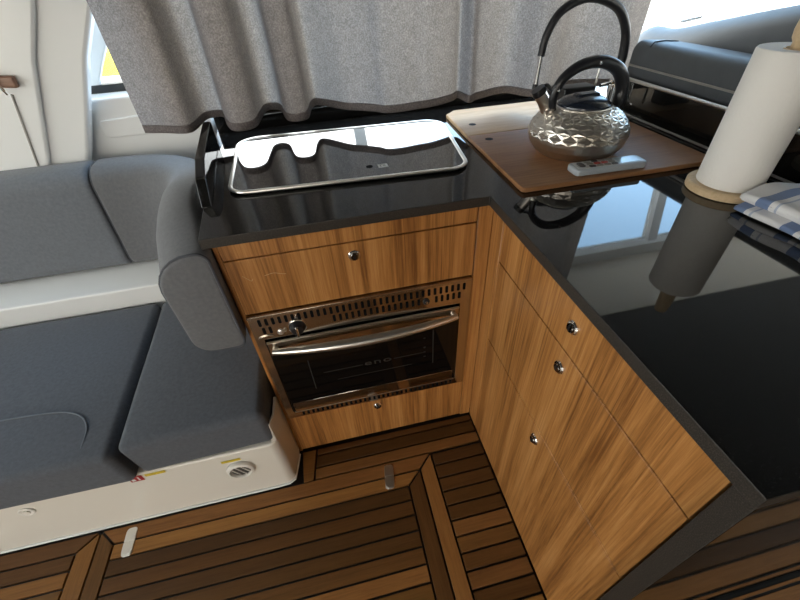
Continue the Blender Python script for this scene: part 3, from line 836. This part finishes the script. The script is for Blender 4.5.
# back cushions: a profile swept along a path
def sweep(path, prof_fn, rad0, rad1):
    """path: list of (x,y); prof_fn(t) -> thickness, zbottom, ztop, lean; rounded-rectangle section; ends rounded"""
    b = BM(); P = [Vector(p).to_2d() for p in path]; N = len(P)
    d = [0]
    for i in range(1, N): d.append(d[-1] + (P[i] - P[i - 1]).length)
    rings = []
    for i in range(N):
        t = (P[min(i + 1, N - 1)] - P[max(i - 1, 0)]).normalized(); nn = Vector((t.y, -t.x))     # towards the sitter
        th, zb, zt, lean = prof_fn(d[i] / d[-1])
        e = 1.0
        for dist, rad in ((d[i], rad0), (d[-1] - d[i], rad1)):
            if rad > 0 and dist < rad: e = min(e, math.sqrt(max(0, 1 - (1 - dist / rad) ** 2)))
        sh = max(rad0 if d[i] < d[-1] / 2 else rad1, 0) * (1 - e)
        h = zt - zb; r = min(th * .42, .055)
        sec = round_poly([(th / 2, zb), (th / 2, zt), (-th / 2, zt), (-th / 2, zb)], [r * .8, r if zb < .55 else lerp(r, .085, min(1, (zb - .55) / .042)), .024, .024], 6)
        cc = Vector((0, (zb + zt) / 2)); ring = []
        for (n_, z) in sec:
            kx = (th / 2 - sh) / (th / 2); kz = (h / 2 - sh) / (h / 2)
            n2 = n_ * kx; z2 = cc.y + (z - cc.y) * kz
            n2 += .007 * (1 - ((z2 - cc.y) / (h / 2)) ** 2) * (1 if n_ > 0 else 0)
            n2 -= lean * (z2 - zb) / h
            q = P[i] + nn * n2; ring.append(b.verts.new((q.x, q.y, z2)))
        rings.append(ring)
    m = len(rings[0])
    for i in range(N - 1):
        for k in range(m): b.faces.new((rings[i][k], rings[i][(k + 1) % m], rings[i + 1][(k + 1) % m], rings[i + 1][k]))
    b.faces.new(rings[0]); b.faces.new(rings[-1][::-1])
    return b, [[v.co.copy() for v in r] for r in rings]

def resample(pts, n):
    P = [Vector(p).to_2d() for p in pts]; d = [0]
    for i in range(1, len(P)): d.append(d[-1] + (P[i] - P[i - 1]).length)
    out = []
    # denser at both ends so that the rounded ends resolve
    for k in range(n):
        u = k / (n - 1); u = u + .0
        s = d[-1] * (.5 - .5 * math.cos(PI * u)); i = 0
        while i < len(d) - 2 and d[i + 1] < s: i += 1
        out.append(tuple(P[i].lerp(P[i + 1], (s - d[i]) / (d[i + 1] - d[i]))))
    return out
path_a = resample([(-2.36, .685), (-1.148, .685)], 40)
b, _ = sweep(path_a, lambda t: (.125, .4845, .838, .050), .012, .012)
ba = thing('back_cushion', 'long grey back cushion along the white wall, left of the rounded corner cushion', 'cushion', (-1.75, .69, .485))
obj('cover', b, M['seat_back'], ba, angle=180)
raw = catmull([(-1.142, .685, 0), (-1.06, .684, 0), (-.985, .672, 0), (-.915, .638, 0), (-.860, .580, 0), (-.822, .500, 0), (-.795, .40, 0), (-.766, .28, 0), (-.732, .14, 0), (-.7010, .01, 0), (-.6995, -.030, 0)], 8)
path_b = resample([(p.x, p.y) for p in raw], 80)
def prof_b(t):
    k = max(0, min(1, (t - .25) / .55)); k = k * k * (3 - 2 * k)
    k2 = max(0, min(1, (t - .8) / .2))
    return (lerp(.125, .118, k), lerp(.4845, .592, k), lerp(.838, .895, k) - .024 * k2, lerp(.050, .0, k))
b, rings = sweep(path_b, prof_b, .012, .011)
bc = thing('corner_cushion', 'rounded grey corner back cushion that ends beside the worktop', 'cushion', (-.85, .45, .485))
obj('cover', b, M['bolster'], bc, angle=180)
dists = 0; idx = len(rings) - 1
while idx > 0 and (rings[-1][0] - rings[idx][0]).length < .014: idx -= 1
b = BM(); tube(b, rings[idx + 1], .0032, 6, closed=True); obj('piping', b, M['piping'], bc, label='dark piping around the cushion end')
ring0 = rings[6]
b = BM(); tube(b, [c.lerp(Vector((c.x, c.y, c.z)), 1) for c in rings[3]], .003, 6, closed=True); obj('piping', b, M['piping'], bc)

# ------------------------------------------------------------------ white mouldings on the left
b = BM()
# broad panel with a curved forward edge
def wy(x): return .835 + .05 * max(0, (-1.19 - x)) * 0
edge = [(-1.222, .73), (-1.196, .80), (-1.160, .86), (-1.125, .93), (-1.090, 1.00), (-1.060, 1.06), (-1.025, 1.13), (-.985, 1.19), (-.945, 1.25), (-.90, 1.33), (-.85, 1.45), (-.80, 1.8)]
pts = [(-2.38, .73)] + edge + [(-2.38, 1.8)]
prism_axis(b, pts, .80, .845, 'y')
o = obj('trim_2', b, M['gelcoat'], bevel=.012, segs=4); tag(o, kind='structure')
b = BM(); pts = [(-2.38, .73)] + [(x - .118 - .06 * (z - .8), z) for x, z in edge] + [(-2.38, 1.8)]
prism_axis(b, pts, .783, .801, 'y')
o = obj('trim_3', b, M['gelcoat'], bevel=.014, segs=4); tag(o, kind='structure')
b = BM(); box(b, -1.30, -.745, .86, .96, .73, 1.006); o = obj('trim_4', b, M['gelcoat'], bevel=.008); tag(o, kind='structure')
b = BM(); prism_axis(b, round_poly([(-1.11, .88), (-.76, .88), (-.76, .955), (-1.11, .94)], [.02, .02, .02, .02], 5), .8505, .861, 'y'); o = obj('trim_5', b, M['gelcoat'], bevel=.008, segs=4); tag(o, kind='structure')
b = BM(); tube(b, [(-1.270, .7815, 1.055), (-1.302, .7815, .93), (-1.336, .7815, .80)], .0035, 6)
o = obj('trim_6', b, M['plastic_shade']); tag(o, kind='structure')
b = BM(); prism_axis(b, [(-1.20, 1.006), (-1.095, 1.006), (-1.085, 1.04), (-1.055, 1.085), (-.99, 1.17), (-.93, 1.28), (-.88, 1.5), (-1.2, 1.5)], .952, .972, 'y')
o = obj('trim_10', b, M['gelcoat'], bevel=.003); tag(o, kind='structure')
wl = thing('wooden_latch', 'small dark wooden turn latch on the white side panel', 'latch', (-1.265, .775, 1.08))
b = BM(); soft_box(b, .040, .010, .016, .006, lambda q: Vector((-1.272 + q.x + .1 * q.z, .7725 + q.y, 1.092 + q.z - .10 * q.x)), 3, 3); obj('bar', b, M['latch_wood'], wl)
b = BM(); tube(b, [(-1.288, .762, 1.125), (-1.276, .7575, 1.09), (-1.270, .762, 1.058)], .004, 8); obj('chrome_clip', b, M['chrome'], wl)

# ------------------------------------------------------------------ cushions on the far right (helm seat)
hsx = thing('helm_cushion', 'low dark grey vinyl cushion with rounded top behind the chrome rail', 'cushion', (.70, .05, .9))
b = BM()
prof = round_poly([(.635, .9), (.635, 1.090), (.775, 1.080), (.775, .9)], [.004, .030, .02, .004], 6)
prism_axis(b, prof, -.655, .47, 'y'); obj('cover', b, M['helm'], hsx, bevel=.006, segs=3)
b = BM(); tube(b, [(.6335, -.65, 1.024), (.6335, .465, 1.024)], .003, 6); obj('piping', b, M['plastic_shade'], hsx)
b = BM(); tube(b, [(.637, .402, 1.078), (.650, .405, 1.0895), (.70, .42, 1.088), (.75, .425, 1.082)], .0018, 6); obj('seam', b, M['piping'], hsx)
hb_ = thing('console_cushion', 'large smooth grey vinyl cushion rising behind the low one, below the windscreen', 'cushion', (.9, .1, .9))
b = BM()
secs = []
for k in range(25):
    y = lerp(-.655, .80, k / 24)
    zt = 1.20 - .115 * max(0, min(1, (y - .08) / .52)) ** 1.1 - .02 * max(0, (y - .70) / .10) ** 2; x0 = .785
    xx = .10 * max(0, (y - .60) / .20) ** 2
    prof = catmull([(x0 + xx, .90, 0), (x0 + xx, 1.04, 0), (x0 + .012 + xx, zt - .045, 0), (x0 + .05 + xx, zt - .012, 0), (x0 + .10 + xx, zt, 0), (x0 + .17, zt - .015, 0), (x0 + .22, zt - .07, 0), (x0 + .24, .90, 0)], 3)
    secs.append([b.verts.new((p.x, y, p.y)) for p in prof])
for i in range(24):
    for k in range(len(secs[0]) - 1): b.faces.new((secs[i][k], secs[i][k + 1], secs[i + 1][k + 1], secs[i + 1][k]))
    b.faces.new((secs[i][-1], secs[i][0], secs[i + 1][0], secs[i + 1][-1]))
b.faces.new(secs[0]); b.faces.new(secs[-1][::-1])
obj('cover', b, M['helm'], hb_, angle=60)

# ------------------------------------------------------------------ shell of the saloon
CZ = 1.80
b = BM(); box(b, -2.44, 2.24, .341, .76, CZ - .002, CZ + .05)
o = obj('trim_9', b, M['headliner'], smooth=False); tag(o, kind='structure')
def wall(name, parts, mat):
    b = BM()
    for p in parts: box(b, *p)
    o = obj(name, b, mat, smooth=False); tag(o, kind='structure'); return o
b = BM(); box(b, -2.44, 2.24, -2.95, .34, CZ, CZ + .05)
o = obj('ceiling', b, M['lining'], smooth=False); tag(o, kind='structure')
wall('wall_left', [(-2.44, -2.38, -2.95, 1.9, -.05, .98), (-2.44, -2.38, -2.95, 1.9, 1.62, CZ + .05), (-2.44, -2.38, -2.95, -1.9, .98, 1.62), (-2.44, -2.38, .9, 1.9, .98, 1.62)], M['gelcoat'])
wall('wall_right', [(2.2, 2.26, -2.95, 1.9, -.05, .98), (2.2, 2.26, -2.95, .5, 1.66, CZ + .05), (2.2, 2.26, -2.95, -1.9, .98, 1.66), (2.2, 2.26, .5, .62, .98, CZ + .05)], M['gelcoat'])
wall('wall_aft', [(-2.44, -2.2, -2.95, -2.9, -.05, CZ + .05), (-1.2, 2.26, -2.95, -2.9, -.05, CZ + .05)], M['wall_bounce'])  # unseen wall, its opening shaped to light the floor from the left
# front: sill below the raked windscreen
def wsy(z): return 1.42 - (z - .97) * (1.42 - .76) / (1.75 - .97)
b = BM(); box(b, -2.38, 2.2, 1.36, 1.46, -.05, .962); box(b, -2.38, 2.2, .975, 1.40, .86, .905)
o = obj('wall_front', b, M['gelcoat'], smooth=False); tag(o, kind='structure')
b = BM(); box(b, .63, 2.2, .825, .975, .86, .94); box(b, 1.062, 2.2, -.66, .825, .80, .93); box(b, .625, 1.06, -.66, .825, .002, .899)
o = obj('trim_7', b, M['gelcoat'], smooth=False, bevel=.01); tag(o, kind='structure')
# windscreen panes and frame
win = thing('window_1', None, None, (0, 1.1, 1.36), kind='structure')
b = BM()
fx = [(-2.38, -2.38), (-.155, -.165), (1.345, 1.84), (2.2, 2.2)]      # x at the top and at the bottom of each upright
b = BM(); vs = [b.verts.new((-2.38, wsy(.97), .97)), b.verts.new((2.2, wsy(.97), .97)), b.verts.new((2.2, wsy(1.75), 1.75)), b.verts.new((-2.38, wsy(1.75), 1.75))]; b.faces.new(vs)
o = obj('pane', b, M['glass'], win, smooth=False); s_ = o.modifiers.new('thick', 'SOLIDIFY'); s_.thickness = .005
b = BM()
for xt, xb in fx:
    w = .028
    a = [b.verts.new((xb + sx * w, wsy(.97) + sy, .97)) for sx, sy in ((-1, -.02), (1, -.02), (1, .03), (-1, .03))]
    c = [b.verts.new((xt + sx * w, wsy(1.75) + sy, 1.75)) for sx, sy in ((-1, -.02), (1, -.02), (1, .03), (-1, .03))]
    b.faces.new(a[::-1]); b.faces.new(c)
    for i in range(4): b.faces.new((a[i], a[(i + 1) % 4], c[(i + 1) % 4], c[i]))
box(b, -2.38, 2.2, wsy(1.75) - .03, wsy(1.75) + .04, 1.735, 1.80)
box(b, -2.38, 2.2, wsy(.97) - .03, wsy(.97) + .03, .955, .985)
obj('window_frame', b, M['gelcoat'], win, smooth=False)
b = BM(); box(b, -1.32, -.80, .950, .985, 1.006, 1.031)
o = obj('trim_8', b, M['gasket'], smooth=False); tag(o, kind='structure')
for i_, (nm, x, y0, y1, z0, z1) in enumerate((('window_2', -2.41, -1.9, .9, .98, 1.62), ('window_3', 2.23, -1.9, .5, .98, 1.66))):  # unseen side windows, added to let daylight in
    r = thing(nm, None, None, (x, (y0 + y1) / 2, z0), kind='structure')
    b = BM(); box(b, x - .003, x + .003, y0, y1, z0, z1); obj('pane', b, M['glass'], r, smooth=False)
    b = BM(); box(b, x - .02, x + .02, y0, y1, z0, z0 + .02); box(b, x - .02, x + .02, y0, y1, z1 - .02, z1)
    for y in (y0, (y0 + y1) / 2 - .01, y1 - .02): box(b, x - .02, x + .02, y, y + .02, z0, z1)
    obj('window_frame', b, M['gelcoat'], r, smooth=False)

# outside: foredeck, wiper, a yellow boat cover beyond the glass
b = BM(); box(b, -2.4, 2.2, 1.47, 4.5, .78, .84); o = obj('foredeck', b, M['out_white'], origin=(0, 3, .8), smooth=False); tag(o, kind='structure')
wp = thing('windscreen_wiper', 'dark wiper arm resting on the outside of the windscreen', 'wiper', (1.55, 1.47, .97))
b = BM(); tube(b, [(1.86, 1.475, .985), (1.92, 1.44, 1.03)], .008, 8); obj('arm', b, M['black'], wp)
b = BM(); tube(b, [(1.72, 1.475, .985), (1.86, 1.475, 1.000)], .006, 8); obj('blade', b, M['black'], wp)
b = BM(); soft_box(b, .25, .20, .18, .08, lambda q: Vector((-1.66 + q.x - .35 * q.z, 2.2 + q.y, 1.02 + q.z)), 6, 4)
o = obj('canvas_cover', b, M['yellow_out'], origin=(-1.66, 2.2, .84)); tag(o, 'yellow canvas cover on deck seen through the small left window', 'cover')

# ------------------------------------------------------------------ lamps and daylight
w = bpy.data.worlds.new('sky'); sc.world = w; w.use_nodes = True; nt = w.node_tree
bg = nt.nodes['Background']
tc = nt.nodes.new('ShaderNodeTexCoord'); sx = nt.nodes.new('ShaderNodeSeparateXYZ'); nt.links.new(tc.outputs['Generated'], sx.inputs[0])
def ramp(stops):
    cr = nt.nodes.new('ShaderNodeValToRGB'); e = cr.color_ramp.elements
    e[0].position, e[0].color = stops[0]; e[1].position, e[1].color = stops[-1]
    for p, c in stops[1:-1]:
        q = e.new(p); q.color = c
    return cr
def half(out):
    ad = nt.nodes.new('ShaderNodeMath'); ad.operation = 'MULTIPLY_ADD'; ad.inputs[1].default_value = .5; ad.inputs[2].default_value = .5
    nt.links.new(out, ad.inputs[0]); return ad.outputs[0]
# bright haze at the horizon, thin cloud above, warm tint added astern to warm the cabin, a blue gap to starboard ahead
crA = ramp([(.46, (.26, .26, .25, 1)), (.50, (1., .97, .92, 1)), (.62, (1., 1., 1., 1)), (.72, (.80, .80, .79, 1)), (1., (.50, .52, .54, 1))])
nt.links.new(half(sx.outputs['Z']), crA.inputs[0])
warm = ramp([(.10, (1.07, 1.0, .90, 1)), (.5, (1, 1, 1, 1))]); nt.links.new(half(sx.outputs['Y']), warm.inputs[0])
mw = nt.nodes.new('ShaderNodeMix'); mw.data_type = 'RGBA'; mw.blend_type = 'MULTIPLY'; mw.inputs[0].default_value = 1
nt.links.new(crA.outputs[0], mw.inputs[6]); nt.links.new(warm.outputs[0], mw.inputs[7])
dt = nt.nodes.new('ShaderNodeVectorMath'); dt.operation = 'DOT_PRODUCT'; dt.inputs[1].default_value = (.62, .60, .50)
nt.links.new(tc.outputs['Generated'], dt.inputs[0])
nz_ = nt.nodes.new('ShaderNodeTexNoise'); nz_.inputs['Scale'].default_value = 4; nz_.inputs['Detail'].default_value = 4; nt.links.new(tc.outputs['Generated'], nz_.inputs['Vector'])
mz = nt.nodes.new('ShaderNodeMath'); mz.operation = 'MULTIPLY_ADD'; mz.inputs[1].default_value = .10; nt.links.new(nz_.outputs['Fac'], mz.inputs[0]); nt.links.new(dt.outputs['Value'], mz.inputs[2])
gap = ramp([(.86, (0, 0, 0, 1)), (.97, (1, 1, 1, 1))]); nt.links.new(mz.outputs[0], gap.inputs[0])
mb = nt.nodes.new('ShaderNodeMix'); mb.data_type = 'RGBA'; mb.inputs[7].default_value = (.40, .66, .98, 1)
nt.links.new(gap.outputs[0], mb.inputs[0]); nt.links.new(mw.outputs[2], mb.inputs[6]); nt.links.new(mb.outputs[2], bg.inputs['Color'])
bg.inputs['Strength'].default_value = 6.0

sc.view_settings.view_transform = 'Standard'; sc.view_settings.look = 'None'; sc.view_settings.gamma = 1
sc.view_settings.exposure = .4
sc.cycles.use_denoising = True
sc.cycles.max_bounces = 10; sc.cycles.transparent_max_bounces = 12
sc.cycles.sample_clamp_indirect = 8
